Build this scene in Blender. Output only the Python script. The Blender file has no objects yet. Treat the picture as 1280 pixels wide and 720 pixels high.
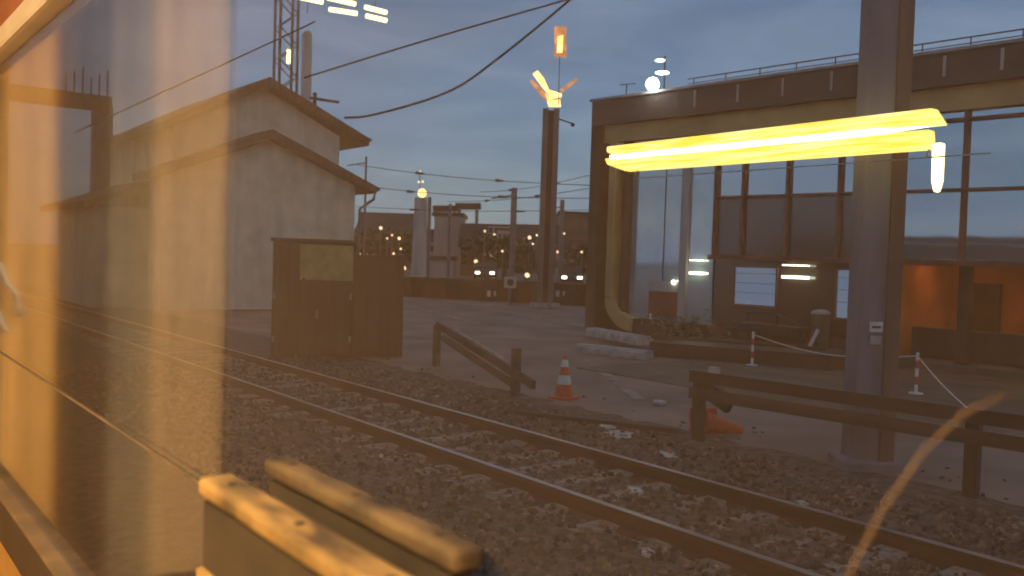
import bpy, bmesh, math, random
from mathutils import Vector, Matrix
random.seed(7)
S = bpy.context.scene
COL = S.collection

# ------------------------------------------------------------------ camera
EYE = Vector((0.0, 0.0, 2.2))          # seated eye height above rail head (z = 0)
yaw, pitch, roll = math.radians(38.536), math.radians(2.0037), math.radians(1.8)
Fw = Vector((math.sin(yaw)*math.cos(pitch), math.cos(yaw)*math.cos(pitch), -math.sin(pitch)))
R0 = Fw.cross(Vector((0, 0, 1))).normalized(); U0 = R0.cross(Fw)
Rt = R0*math.cos(roll) + U0*math.sin(roll)
Up = -R0*math.sin(roll) + U0*math.cos(roll)
cam = bpy.data.cameras.new('camera'); cam.lens = 36*1100/1280; cam.sensor_width = 36
cam.clip_start = 0.02; cam.clip_end = 4000
cam.dof.use_dof = True; cam.dof.focus_distance = 3.4; cam.dof.aperture_fstop = 4.6
co = bpy.data.objects.new('camera', cam); COL.objects.link(co)
co.matrix_world = Matrix(((Rt.x, Up.x, -Fw.x, EYE.x), (Rt.y, Up.y, -Fw.y, EYE.y), (Rt.z, Up.z, -Fw.z, EYE.z), (0, 0, 0, 1)))
S.camera = co

# ------------------------------------------------------------------ dusk sky
W = bpy.data.worlds.new('World'); S.world = W; W.use_nodes = True
nt = W.node_tree; N = nt.nodes; L = nt.links
bg = N['Background']
sky = N.new('ShaderNodeTexSky'); sky.sky_type = 'NISHITA'; sky.sun_disc = False
SUN_EL, SUN_AZ = math.radians(5), math.radians(218)
sky.sun_elevation = SUN_EL; sky.sun_rotation = SUN_AZ
sky.air_density = 1.0; sky.dust_density = .6; sky.ozone_density = 2.0
tc = N.new('ShaderNodeTexCoord'); mp = N.new('ShaderNodeMapping'); mp.inputs['Scale'].default_value = (1.2, 1.2, 5.5)
nz = N.new('ShaderNodeTexNoise'); nz.inputs['Scale'].default_value = 2.1; nz.inputs['Detail'].default_value = 7; nz.inputs['Roughness'].default_value = .55
cr = N.new('ShaderNodeValToRGB'); cr.color_ramp.elements[0].position = .40; cr.color_ramp.elements[1].position = .62
cloud = N.new('ShaderNodeMixRGB'); cloud.blend_type = 'MIX'
tint = N.new('ShaderNodeMixRGB'); tint.blend_type = 'MULTIPLY'; tint.inputs[0].default_value = 1
tint.inputs[2].default_value = (.70, .78, 1.0, 1)
cloudcol = N.new('ShaderNodeValToRGB'); ce = cloudcol.color_ramp.elements
ce[0].position = .36; ce[0].color = (.52, 1.12, 1.95, 1); ce[1].position = .66; ce[1].color = (1.12, 1.80, 2.65, 1)
nz2 = N.new('ShaderNodeTexNoise'); nz2.inputs['Scale'].default_value = 3.4; nz2.inputs['Detail'].default_value = 8; nz2.inputs['Distortion'].default_value = .6
fm = N.new('ShaderNodeMath'); fm.operation = 'MULTIPLY_ADD'; fm.inputs[1].default_value = .25; fm.inputs[2].default_value = .65
L.new(tc.outputs['Generated'], mp.inputs[0]); L.new(mp.outputs[0], nz.inputs['Vector']); L.new(nz.outputs['Fac'], cr.inputs[0])
L.new(mp.outputs[0], nz2.inputs['Vector']); L.new(nz2.outputs['Fac'], cloudcol.inputs[0]); L.new(sky.outputs[0], tint.inputs[1]); L.new(tint.outputs[0], cloud.inputs[1]); L.new(cloudcol.outputs[0], cloud.inputs[2])
L.new(cr.outputs[0], fm.inputs[0]); L.new(fm.outputs[0], cloud.inputs[0])
L.new(cloud.outputs[0], bg.inputs[0]); bg.inputs[1].default_value = .15
sl = bpy.data.lights.new('sun', 'SUN'); sl.energy = .04; sl.angle = math.radians(12); sl.color = (1, .8, .62)
so = bpy.data.objects.new('sun', sl); COL.objects.link(so)
d = Vector((math.sin(SUN_AZ)*math.cos(SUN_EL+.05), math.cos(SUN_AZ)*math.cos(SUN_EL+.05), math.sin(SUN_EL+.05)))
so.rotation_euler = d.to_track_quat('Z', 'Y').to_euler()
S.view_settings.view_transform = 'Standard'; S.view_settings.look = 'None'
S.view_settings.exposure = 0; S.view_settings.gamma = 1; S.view_settings.use_curve_mapping = False
S.cycles.use_denoising = True; S.cycles.max_bounces = 8; S.cycles.transparent_max_bounces = 12
S.cycles.sample_clamp_indirect = 4

# ------------------------------------------------------------------ materials
def mat(name, col, rough=.8, var=.25, scale=4.0, metal=0.0, bump=0.0, detail=6, stretch=(1, 1, 1), spec=.5):
    m = bpy.data.materials.new(name); m.use_nodes = True
    t = m.node_tree; n = t.nodes; l = t.links; p = n['Principled BSDF']
    p.inputs['Roughness'].default_value = rough; p.inputs['Metallic'].default_value = metal
    p.inputs['Specular IOR Level'].default_value = spec
    c = n.new('ShaderNodeTexCoord'); mpn = n.new('ShaderNodeMapping'); mpn.inputs['Scale'].default_value = stretch
    z = n.new('ShaderNodeTexNoise'); z.inputs['Scale'].default_value = scale; z.inputs['Detail'].default_value = detail
    l.new(c.outputs['Object'], mpn.inputs[0]); l.new(mpn.outputs[0], z.inputs['Vector'])
    mx = n.new('ShaderNodeMixRGB')
    mx.inputs[1].default_value = (*[x*(1-var) for x in col], 1); mx.inputs[2].default_value = (*[min(1, x*(1+var)) for x in col], 1)
    ra = n.new('ShaderNodeValToRGB'); ra.color_ramp.elements[0].position = .32; ra.color_ramp.elements[1].position = .68
    l.new(z.outputs['Fac'], ra.inputs[0]); l.new(ra.outputs[0], mx.inputs[0]); l.new(mx.outputs[0], p.inputs['Base Color'])
    if bump:
        b = n.new('ShaderNodeBump'); b.inputs['Strength'].default_value = bump; b.inputs['Distance'].default_value = .05
        l.new(z.outputs['Fac'], b.inputs['Height']); l.new(b.outputs[0], p.inputs['Normal'])
    return m
def emit(name, col, s):
    m = bpy.data.materials.new(name); m.use_nodes = True
    t = m.node_tree; n = t.nodes; n.remove(n['Principled BSDF'])
    e = n.new('ShaderNodeEmission'); e.inputs[0].default_value = (*col, 1); e.inputs[1].default_value = s
    t.links.new(e.outputs[0], n['Material Output'].inputs[0]); return m
def streaky(name, c0, c1, s, scale, stretch):
    m = emit(name, c0, s); t = m.node_tree; n = t.nodes; l = t.links
    c = n.new('ShaderNodeTexCoord'); q = n.new('ShaderNodeMapping'); q.inputs['Scale'].default_value = stretch
    z = n.new('ShaderNodeTexNoise'); z.inputs['Scale'].default_value = scale; z.inputs['Detail'].default_value = 3
    r = n.new('ShaderNodeValToRGB'); r.color_ramp.elements[0].position = .38; r.color_ramp.elements[1].position = .66
    r.color_ramp.elements[0].color = (*c0, 1); r.color_ramp.elements[1].color = (*c1, 1)
    l.new(c.outputs['Object'], q.inputs[0]); l.new(q.outputs[0], z.inputs['Vector']); l.new(z.outputs['Fac'], r.inputs[0])
    l.new(r.outputs[0], n['Emission'].inputs[0]); return m
def facade_glass(name, col, refl, rough=.04):
    m = mat(name, col, .5, .2, .8)
    t = m.node_tree; n = t.nodes; l = t.links; p = n['Principled BSDF']
    g = n.new('ShaderNodeBsdfGlossy'); g.inputs['Roughness'].default_value = rough; g.inputs[0].default_value = (.9, .95, 1, 1)
    mx = n.new('ShaderNodeMixShader'); mx.inputs[0].default_value = refl
    z = n.new('ShaderNodeTexNoise'); z.inputs['Scale'].default_value = .7
    b = n.new('ShaderNodeBump'); b.inputs['Strength'].default_value = .05; b.inputs['Distance'].default_value = .1
    l.new(z.outputs['Fac'], b.inputs['Height']); l.new(b.outputs[0], g.inputs['Normal'])
    l.new(p.outputs[0], mx.inputs[1]); l.new(g.outputs[0], mx.inputs[2]); l.new(mx.outputs[0], n['Material Output'].inputs[0])
    return m
M = dict(
 ballast=mat('ballast', (.10, .07, .055), .95, .55, 9, bump=.9, detail=10),
 stone=mat('stone', (.125, .09, .072), .95, .6, 1.3),
 yard=mat('yard_asphalt', (.215, .152, .125), .8, .35, .55, bump=.25, detail=10),
 paving=mat('paving', (.10, .092, .07), .75, .3, 1.2, bump=.2, detail=9),
 rail=mat('rusty_rail', (.06, .02, .009), .65, .4, 14, stretch=(1, .1, 1)),
 railtop=mat('rail_head', (.35, .31, .29), .28, .2, 6, metal=1, stretch=(1, .1, 1)),
 sleeper=mat('sleeper_concrete', (.22, .18, .155), .9, .55, 8, bump=.4),
 slab=mat('pale_slab', (.44, .40, .36), .85, .3, 5, bump=.3),
 wallcream=mat('render_cream', (.74, .66, .50), .9, .12, 1.4, bump=.15),
 roof=mat('roof_brown', (.11, .055, .04), .85, .35, 3, bump=.3, stretch=(3, 1, 1)),
 fascia=mat('roof_trim', (.12, .07, .05), .8, .25, 2),
 gutter=mat('gutter_zinc', (.13, .12, .11), .5, .2, 4, metal=.3),
 box=mat('hoarding_brown', (.055, .027, .019), .85, .35, 2.2, stretch=(3, 3, .4), bump=.2),
 boxpanel=mat('panel_ochre', (.46, .33, .10), .8, .25, 3),
 steel=mat('mast_steel', (.15, .135, .14), .6, .3, 3, metal=.2, stretch=(1, 1, .3)),
 concrete=mat('mast_concrete', (.19, .19, .225), .85, .25, 2.2, bump=.2, stretch=(1, 1, .25)),
 concrete_warm=mat('mast_rusty_face', (.14, .09, .08), .8, .35, 2, stretch=(1, 1, .2)),
 pale=mat('pale_concrete', (.42, .40, .37), .8, .15, 2, stretch=(1, 1, .2)),
 white=mat('white_paint', (.72, .70, .66), .6, .15, 6),
 red=mat('red_paint', (.52, .045, .025), .55, .2, 6),
 orange=mat('cone_orange', (.62, .075, .03), .55, .15, 8),
 darkbrown=mat('dark_brown', (.045, .028, .02), .7, .35, 2),
 bfascia=mat('building_fascia', (.085, .068, .06), .7, .25, 1.1, stretch=(1, .4, 1.5)),
 bband=mat('orange_glow_band', (.62, .37, .15), .7, .2, .9),  # orange lamp glow put into the band colour
 broof=mat('roof_gravel', (.33, .32, .31), .9, .2, 2),
 mullion=mat('mullion_redbrown', (.17, .065, .04), .6, .25, 3),
 tan=mat('reflected_tan_frame', (.50, .30, .12), .6, .2, 1.5, stretch=(1, 1, .4)),
 glass=facade_glass('window_glass', (.09, .10, .11), .78),
 teal=facade_glass('teal_glass', (.50, .60, .60), .55),
 brownreflection=facade_glass('brown_reflection_glass', (.05, .03, .018), .12, .15),  # dark reflection put into the glass colour
 lobby=mat('orange_reflection', (.38, .14, .04), .85, .3, .7),  # orange reflection of a coach seat put into the wall colour
 black=mat('black_metal', (.02, .02, .021), .5, .3, 6),
 timber=mat('weathered_timber', (.07, .048, .036), .85, .45, 5, stretch=(1, .15, 1), bump=.3),
 fence=mat('dark_red_fence', (.06, .022, .016), .9, .3, .8),
 foliage=mat('foliage', (.055, .045, .025), .9, .5, .6),
 shrub=mat('shrub_leaf', (.15, .17, .09), .8, .4, 5),
 bark=mat('bark', (.06, .045, .035), .9, .3, 5),
 farwall=mat('far_wall_pale', (.33, .31, .30), .9, .15, .2),
 fardark=mat('far_wall_brown', (.11, .075, .06), .9, .3, .15),
 farroof=mat('far_roof', (.07, .055, .05), .9, .3, .2),
 farwin=mat('far_window', (.025, .025, .03), .3, .2, .3),
 wire=mat('wire', (.022, .02, .021), .6, .2, 2),
 coachwall=mat('coach_panel_redbrown', (.30, .10, .045), .5, .15, 3),
 coachhull=mat('coach_hull', (.20, .17, .16), .4, .15, .4),
 trim=mat('window_trim_cream', (.60, .50, .36), .4, .1, 5),
 gasket=mat('gasket', (.05, .03, .014), .6, .2, 6),
 amberpanel=mat('amber_panel', (.42, .22, .05), .5, .2, 2.5),
 ceiling=mat('coach_ceiling', (.55, .46, .34), .6, .05, 2),
 floorm=mat('coach_floor', (.22, .13, .07), .7, .3, 5),
 curtain_amber=mat('curtain_amber', (.66, .42, .15), .9, .18, 4, stretch=(6, 6, .5)),
 curtain_dim=mat('curtain_dim', (.13, .085, .045), .9, .2, 4, stretch=(6, 6, .5)),
 curtain_grey=mat('curtain_grey', (.32, .27, .19), .9, .2, 4, stretch=(6, 6, .5)),
 curtain_tan=mat('curtain_tan', (.80, .62, .37), .9, .18, 4, stretch=(6, 6, .5)),
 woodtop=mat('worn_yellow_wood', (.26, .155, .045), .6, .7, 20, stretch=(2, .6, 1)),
 woodghost=mat('ghost_wood', (.10, .062, .025), .7, .7, 24, stretch=(2, .6, 1)),  # dimness of the armrest's double image put into the colour
 worn=mat('worn_marking', (.26, .205, .175), .9, .4, 3),
 strip=mat('glazing_strip', (.16, .10, .045), .6, .3, 8),
 wooddark=mat('armrest_side', (.05, .033, .015), .7, .35, 12),
 brass=mat('brass_rod', (.13, .075, .03), .5, .15, 12, metal=.2),
 L_yellow=streaky('lamp_reflection_yellow', (1, .66, .06), (1, .86, .34), 1.5, 5, (1, .22, 5)),
 L_white=emit('lamp_reflection_core', (1, .92, .55), 4.0),
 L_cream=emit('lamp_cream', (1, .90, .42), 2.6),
 L_sodium=streaky('sodium_glow', (1, .52, .12), (1, .72, .3), 2.4, 3, (1, 1, 1)),
 L_orange=streaky('flare_orange', (.55, .22, .09), (1, .42, .16), .95, 2.6, (1, 1, 1)),
 L_flood=emit('lamp_flood', (.95, 1, .95), 25),
 L_small=emit('lamp_small', (1, .74, .42), 1.6),
 L_head=emit('headlight', (1, .95, .70), 9),
 L_blue=emit('blue_sky_reflection', (.085, .145, .225), 1.0),  # glow stands in for sky seen in the reflection
 L_interior=emit('coach_lamp', (1, .74, .42), 36.0),
 L_bar=emit('pale_glow', (.95, 1, .72), 5),
)
# the window pane: where it is seen at a grazing angle it mirrors the lit coach
def pane_mirror():
    m = bpy.data.materials.new('window_pane_mirroring'); m.use_nodes = True
    t = m.node_tree; n = t.nodes; l = t.links; n.remove(n['Principled BSDF'])
    lw = n.new('ShaderNodeLayerWeight'); lw.inputs[0].default_value = .5
    def mth(op, a, b=None):
        x = n.new('ShaderNodeMath'); x.operation = op
        for i, v in enumerate((a, b)):
            if v is None: continue
            if isinstance(v, (int, float)): x.inputs[i].default_value = v
            else: l.new(v, x.inputs[i])
        return x.outputs[0]
    p5 = mth('POWER', lw.outputs['Facing'], 5.0)
    r = mth('ADD', mth('MULTIPLY', p5, .96), .04)
    rr = mth('DIVIDE', mth('MULTIPLY', r, 2.0), mth('ADD', r, 1.0))
    tr = n.new('ShaderNodeBsdfTransparent'); tr.inputs[0].default_value = (.97, .96, .94, 1)
    gl = n.new('ShaderNodeBsdfGlossy'); gl.inputs['Roughness'].default_value = .085
    mx = n.new('ShaderNodeMixShader'); l.new(rr, mx.inputs[0]); l.new(tr.outputs[0], mx.inputs[1]); l.new(gl.outputs[0], mx.inputs[2])
    l.new(mx.outputs[0], n['Material Output'].inputs[0]); return m
def pane_veil():
    m = bpy.data.materials.new('window_pane_veil'); m.use_nodes = True
    t = m.node_tree; n = t.nodes; n.remove(n['Principled BSDF'])
    v = n.new('ShaderNodeVolumePrincipled'); v.inputs['Color'].default_value = (.95, .60, .36, 1); v.inputs['Density'].default_value = 11.0
    t.links.new(v.outputs[0], n['Material Output'].inputs['Volume']); return m    # amber scattering put in to imitate the coach's reflected wash
M['pane_mirror'] = pane_mirror(); M['pane_veil'] = pane_veil()

# ------------------------------------------------------------------ builders
class MB:
    def __init__(s): s.bm = bmesh.new()
    def box(s, c, d, rz=0.0):
        mtx = Matrix.Translation(c) @ Matrix.Rotation(rz, 4, 'Z') @ Matrix.Diagonal((d[0], d[1], d[2], 1))
        bmesh.ops.create_cube(s.bm, size=1, matrix=mtx); return s
    def bar(s, p, q, w, h):
        p, q = Vector(p), Vector(q); v = q-p; ln = v.length
        z = v.normalized(); x = z.cross(Vector((0, 0, 1)))
        x = Vector((1, 0, 0)) if x.length < 1e-4 else x.normalized()
        y = z.cross(x)
        mtx = Matrix.Translation((p+q)/2) @ Matrix((x, y, z)).transposed().to_4x4() @ Matrix.Diagonal((w, h, ln, 1))
        bmesh.ops.create_cube(s.bm, size=1, matrix=mtx); return s
    def cyl(s, p, q, r0, r1=None, n=12):
        r1 = r0 if r1 is None else r1
        p, q = Vector(p), Vector(q); v = q-p
        mtx = Matrix.Translation((p+q)/2) @ v.to_track_quat('Z', 'Y').to_matrix().to_4x4()
        bmesh.ops.create_cone(s.bm, cap_ends=True, segments=n, radius1=r0, radius2=r1, depth=v.length, matrix=mtx); return s
    def tube(s, pts, r, n=8):
        pts = [Vector(p) for p in pts]; rings = []
        for i, p in enumerate(pts):
            t = (pts[min(i+1, len(pts)-1)] - pts[max(i-1, 0)]).normalized()
            a = t.cross(Vector((0, 0, 1))); a = Vector((1, 0, 0)) if a.length < 1e-4 else a.normalized(); b = t.cross(a)
            rings.append([s.bm.verts.new(p + a*r*math.cos(k*2*math.pi/n) + b*r*math.sin(k*2*math.pi/n)) for k in range(n)])
        for u, w in zip(rings, rings[1:]):
            for k in range(n): s.bm.faces.new((u[k], u[(k+1) % n], w[(k+1) % n], w[k]))
        s.bm.faces.new(rings[0][::-1]); s.bm.faces.new(rings[-1]); return s
    def prism(s, poly, ext):
        e = Vector(ext); a = [s.bm.verts.new(p) for p in poly]; b = [s.bm.verts.new(Vector(p)+e) for p in poly]
        s.bm.faces.new(a[::-1]); s.bm.faces.new(b)
        k = len(a)
        for i in range(k): s.bm.faces.new((a[i], a[(i+1) % k], b[(i+1) % k], b[i]))
        return s
    def ball(s, c, r, sub=2, sc=(1, 1, 1)):
        bmesh.ops.create_icosphere(s.bm, subdivisions=sub, radius=r, matrix=Matrix.Translation(c) @ Matrix.Diagonal((*sc, 1))); return s
    def build(s, name, m, parent=None, bevel=0.0, smooth=False):
        bmesh.ops.recalc_face_normals(s.bm, faces=s.bm.faces)
        off = Vector((0, 0, 0)); q = parent
        while q is not None: off += Vector(q.location); q = q.parent
        if off.length: bmesh.ops.translate(s.bm, verts=s.bm.verts, vec=-off)
        me = bpy.data.meshes.new(name); s.bm.to_mesh(me); s.bm.free()
        o = bpy.data.objects.new(name, me); COL.objects.link(o); o.parent = parent
        me.materials.append(M[m] if isinstance(m, str) else m)
        if smooth: me.polygons.foreach_set('use_smooth', [True]*len(me.polygons))
        if bevel:
            b = o.modifiers.new('bevel', 'BEVEL'); b.width = bevel; b.segments = 2; b.limit_method = 'ANGLE'
        return o
def tag(o, label=None, cat=None, group=None, kind=None):
    for k, v in (('label', label), ('category', cat), ('group', group), ('kind', kind)):
        if v: o[k] = v
    return o
def thing(name, loc, label, cat, group=None):
    o = bpy.data.objects.new(name, None); o.empty_display_size = .2; o.location = loc; COL.objects.link(o)
    return tag(o, label, cat, group)
def copy_thing(o, loc, label=None):
    r = o.copy(); COL.objects.link(r); r.location = loc
    if label: r['label'] = label
    for ch in o.children:
        c = ch.copy(); COL.objects.link(c); c.parent = r
        for g in ch.children:
            gg = g.copy(); COL.objects.link(gg); gg.parent = c
    return r
GZ = -.15

# ------------------------------------------------------------------ ground, yard, track bed
b = MB(); b.prism([(-900, -300, GZ-.05), (1500, -300, GZ-.05), (1500, 1800, GZ-.05), (-900, 1800, GZ-.05)], (0, 0, -.5)); tag(b.build('ground', 'yard'), kind='structure')
bm = bmesh.new(); bmesh.ops.create_grid(bm, x_segments=160, y_segments=420, size=1)
from mathutils import noise
for v in bm.verts:
    v.co.x = 3.95 + v.co.x*5.85; v.co.y = 24 + v.co.y*32
    h = noise.noise(Vector((v.co.x*1.7, v.co.y*1.7, 0)))*.03 + noise.noise(Vector((v.co.x*6, v.co.y*6, 3)))*.022
    v.co.z = GZ + .0 + h
    v.co.z -= .05*max(math.exp(-((v.co.x-rx_)/.17)**2) for rx_ in (5.58, 7.08))
    if v.co.x > 9.0: v.co.z -= (v.co.x-9.0)*.06
x = MB(); x.bm.free(); x.bm = bm; tag(x.build('track_bed', 'ballast', smooth=True), kind='structure')
# paved strip in front of the building
b = MB(); b.prism([(13.2, -20, GZ-.03), (40, -20, GZ-.03), (40, 13.6, GZ-.03), (13.2, 14.2, GZ-.03)], (0, 0, -.12)); tag(b.build('pavement', 'paving'), kind='structure')

# ballast stones, uncountable
_t = bmesh.new(); bmesh.ops.create_icosphere(_t, subdivisions=1, radius=1)
TV = [v.co.copy() for v in _t.verts]; TF = [[v.index for v in f.verts] for f in _t.faces]; _t.free()
SV, SF = [], []
def stones(n, x0, x1, y0, y1, s0, s1):
    for _ in range(n):
        px = random.uniform(x0, x1); t = random.random(); py = y0 + (y1-y0)*t**1.6
        if min(abs(px-5.6), abs(px-7.1)) < .13: continue
        s = random.uniform(s0, s1)
        mt = Matrix.Translation((px, py, GZ - .06*min(1, max(0, px-8.6)) + s*.25 + random.uniform(-.01, .02))) @ Matrix.Rotation(random.random()*6.3, 4, Vector((random.random(), random.random(), 1))) @ Matrix.Diagonal((s, s*random.uniform(.6, 1), s*random.uniform(.5, .8), 1))
        k = len(SV)
        SV.extend(mt @ v + Vector((random.uniform(-1, 1), random.uniform(-1, 1), random.uniform(-1, 1)))*s*.22 for v in TV)
        SF.extend([a+k for a in f] for f in TF)
stones(11000, 3.0, 9.1, 2.0, 18, .018, .048)
stones(90, 9.1, 11, 3.5, 18, .015, .04)
me = bpy.data.meshes.new('gravel'); me.from_pydata(SV, [], SF); me.materials.append(M['stone'])
_n = M['stone'].node_tree.nodes; _g = _n.new('ShaderNodeNewGeometry'); _r = _n.new('ShaderNodeValToRGB')
_r.color_ramp.elements[0].color = (.045, .03, .024, 1); _r.color_ramp.elements[1].color = (.26, .20, .17, 1); _r.color_ramp.elements.new(.7).color = (.12, .085, .068, 1)
M['stone'].node_tree.links.new(_g.outputs['Random Per Island'], _r.inputs[0]); M['stone'].node_tree.links.new(_r.outputs[0], _n['Principled BSDF'].inputs['Base Color'])
g = bpy.data.objects.new('gravel', me); COL.objects.link(g)
tag(g, 'loose brown track ballast stones between and beside the rails', 'gravel', kind='stuff')

# ------------------------------------------------------------------ railway track
tr = thing('railway_track', (6.38, 0, GZ), 'railway track with two rusty rails on pale concrete sleepers', 'railway track')
for X in (5.63, 7.13):
    b = MB()
    prof = [(-.07, -.22), (.07, -.22), (.07, -.18), (.022, -.15), (.022, -.045), (.036, -.03), (.036, -.006), (-.036, -.006), (-.036, -.03), (-.022, -.045), (-.022, -.15), (-.07, -.18)]
    b.prism([(X+p, -8, z) for p, z in prof], (0, 130, 0)); r = b.build('rail', 'rail', tr)
    b = MB(); b.prism([(X+p, -8, z) for p, z in [(-.034, -.0055), (.034, -.0055), (.030, .0), (-.030, .0)]], (0, 130, 0)); b.build('railhead', 'railtop', r)
sb = MB(); sb.box((6.38, 1.2, GZ-.098), (2.5, .26, .22)); s0 = sb.build('sleeper', 'sleeper', tr, bevel=.02)
for k in range(1, 74):
    c = s0.copy(); COL.objects.link(c); c.parent = tr; c.location = (random.uniform(-.03, .03), k*.62 + random.uniform(-.02, .02), random.uniform(-.012, .008))
# fastening chairs
for X in (5.63, 7.13):
    pass
# yard rails further off
b = MB()

# ------------------------------------------------------------------ house
h = thing('gabled_house', (14, 33, GZ), 'pale rendered house with two stepped gables and brown roof edges', 'house')
MBw = MB()
MBw.prism([(9.9, 33, GZ), (17.75, 33, GZ), (17.75, 33, 5.0), (13.9, 33, 6.45), (9.9, 33, 4.75)], (0, 1.5, 0)); MBw.build('front_wall', 'wallcream', h)
b = MB(); b.prism([(10.75, 34.5, GZ), (17.75, 34.5, GZ), (17.75, 34.5, 7.15), (14.25, 34.5, 8.75), (10.75, 34.5, 7.0)], (0, 9, 0)); b.build('upper_wall', 'wallcream', h)
b = MB(); b.box((9.4, 38, 1.7), (2.6, 6, 3.9)); b.build('side_annex', 'wallcream', h)
def roofpair(name, xl, zl, xp, zp, xr, zr, y0, ln, th=.3):
    b = MB()
    b.prism([(xl, y0, zl), (xp, y0, zp), (xr, y0, zr), (xr, y0, zr-th), (xp, y0, zp-th*1.15), (xl, y0, zl-th)], (0, ln, 0)); return b.build(name, 'roof', h)
lower = roofpair('lower_roof', 9.3, 4.85, 13.85, 6.83, 18.45, 4.98, 32.45, 2.04)
upper = roofpair('upper_roof', 10.2, 6.85, 14.3, 9.1, 18.85, 7.15, 33.9, 9.9, .34)
b = MB(); b.prism([(7.7, 34.6, 3.75), (10.9, 34.6, 4.95), (10.9, 34.6, 4.7), (7.7, 34.6, 3.5)], (0, 8.0, 0)); b.build('annex_roof', 'roof', h)
b = MB(); b.tube([(18.5, 32.4, 4.86), (18.5, 34.5, 4.86)], .1); b.tube([(18.45, 32.6, 4.8), (18.42, 32.6, 4.45), (18.1, 32.7, 4.2), (17.9, 32.85, 4.0), (17.88, 32.85, 0)], .06); b.build('downpipe', 'gutter', lower, smooth=True)
b = MB(); b.tube([(18.9, 33.9, 7.08), (18.9, 43.5, 7.08)], .1); b.build('gutter', 'gutter', upper, smooth=True)
b = MB(); b.bar((16.2, 34.2, 8.55), (17.5, 34.2, 8.55), .12, .1); b.bar((16.4, 34.2, 8.1), (16.4, 34.2, 8.8), .12, .14); b.build('roof_bracket', 'black', upper)
# two hoardings in front
bx = thing('equipment_cabinet', (9.2, 18.2, GZ), 'tall dark brown cabinet with an ochre panel, in front of the pale house', 'cabinet')
wt = M['wallcream'].node_tree; wz = wt.nodes.new('ShaderNodeTexNoise'); wz.inputs['Scale'].default_value = 1.0; wz.inputs['Detail'].default_value = 8
wm_ = wt.nodes.new('ShaderNodeMapping'); wm_.inputs['Scale'].default_value = (2.6, 2.6, .22); wc = wt.nodes.new('ShaderNodeTexCoord'); wr = wt.nodes.new('ShaderNodeValToRGB')
wr.color_ramp.elements[0].position = .34; wr.color_ramp.elements[0].color = (.90, .87, .83, 1); wr.color_ramp.elements[1].position = .56; wr.color_ramp.elements[1].color = (1, 1, 1, 1)
wx = wt.nodes.new('ShaderNodeMixRGB'); wx.blend_type = 'MULTIPLY'; wx.inputs[0].default_value = 1; wp = wt.nodes['Principled BSDF']
wt.links.new(wc.outputs['Object'], wm_.inputs[0]); wt.links.new(wm_.outputs[0], wz.inputs['Vector']); wt.links.new(wz.outputs['Fac'], wr.inputs[0])
wt.links.new(wp.inputs['Base Color'].links[0].from_socket, wx.inputs[1]); wt.links.new(wr.outputs[0], wx.inputs[2]); wt.links.new(wx.outputs[0], wp.inputs['Base Color'])
rz = math.atan2(-.65, 1.53)
b = MB(); b.box((8.85, 18.35, 1.12), (1.75, .9, 2.55), rz); b.build('cabinet_body', 'box', bx, bevel=.02)
b = MB(); b.box((8.85, 18.35, 2.43), (1.85, 1.0, .07), rz); b.build('cabinet_top', 'darkbrown', bx)
b = MB(); b.box((8.93, 17.82, 1.95), (1.15, .05, .78), rz); b.build('panel', 'boxpanel', bx)
b = MB()
for k in (-.75, -.2): b.box((8.85+k*.92-.19, 18.35-k*.4-.43, .75), (.05, .04, 1.7), rz)
b.build('door_batten', 'darkbrown', bx)
vx, vy = math.cos(rz), math.sin(rz); nx, ny = math.sin(rz), -math.cos(rz)
def oncab(s_, z_, w_, h_, nm, mm, cx=8.85, cy=18.35): MB().box((cx+vx*s_+nx*.462, cy+vy*s_+ny*.462, z_), (w_, .03, h_), rz).build(nm, mm, bx)
oncab(0, .75, .02, 1.5, 'door_gap', 'black')
for z_ in (.25, 1.2): oncab(-.84, z_, .06, .14, 'hinge', 'steel'); oncab(.82, z_, .06, .14, 'hinge', 'steel')
oncab(.09, .8, .05, .2, 'handle', 'steel')
for z_ in (.12, .2, .28, .36): oncab(.45, z_, .45, .03, 'vent_slat', 'black')
bx2 = thing('equipment_cabinet', (10.3, 17.5, GZ), 'lower dark brown cabinet with plain sides, right beside the one with the ochre panel', 'cabinet')
b = MB(); b.box((10.12, 17.85, .97), (1.3, .9, 2.25), rz); b.build('cabinet_body', 'box', bx2, bevel=.02)
b = MB(); b.box((10.12, 17.85, 2.12), (1.36, .96, .06), rz); b.build('cabinet_top', 'box', bx2)
b = MB(); b.box((9.4, 18.05, .82), (.42, .8, 1.95), rz); b.build('side_locker', 'box', bx2, bevel=.02)
b = MB(); b.box((10.0, 17.42, .95), (.03, .03, 2.1), rz); b.build('door_gap', 'darkbrown', bx2)

# ------------------------------------------------------------------ masts and posts
def hmast(name, x, y, ztop, w, label, dd=.28):
    t = thing(name, (x, y, GZ), label, 'mast')
    b = MB()
    for s in (-1, 1):
        cx, cy = x + Rt.x*s*w*.36, y + Rt.y*s*w*.36
        b.box((cx, cy, (ztop+GZ)/2), (w*.36, dd, ztop-GZ), math.atan2(Rt.y, Rt.x))
    b.build('column', 'steel', t)
    b = MB(); b.box((x+Fw.x*.1, y+Fw.y*.1, (ztop+GZ)/2), (w*.5, .04, ztop-GZ-.1), math.atan2(Rt.y, Rt.x)); b.build('web_plate', 'darkbrown', t)
    b = MB(); b.box((x, y, GZ+.15), (w*1.4, w*1.4, .2), .3); b.build('foundation', 'slab', t)
    return t
m1 = hmast('catenary_mast', 27.1, 31.5, 9.2, .72, 'dark steel double column mast crowned by an orange light flare')
b = MB(); b.bar((27.4, 31.3, 8.75), (27.95, 30.9, 8.55), .06, .06); b.ball((27.95, 30.9, 8.5), .1); b.build('bracket', 'black', m1)
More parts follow.
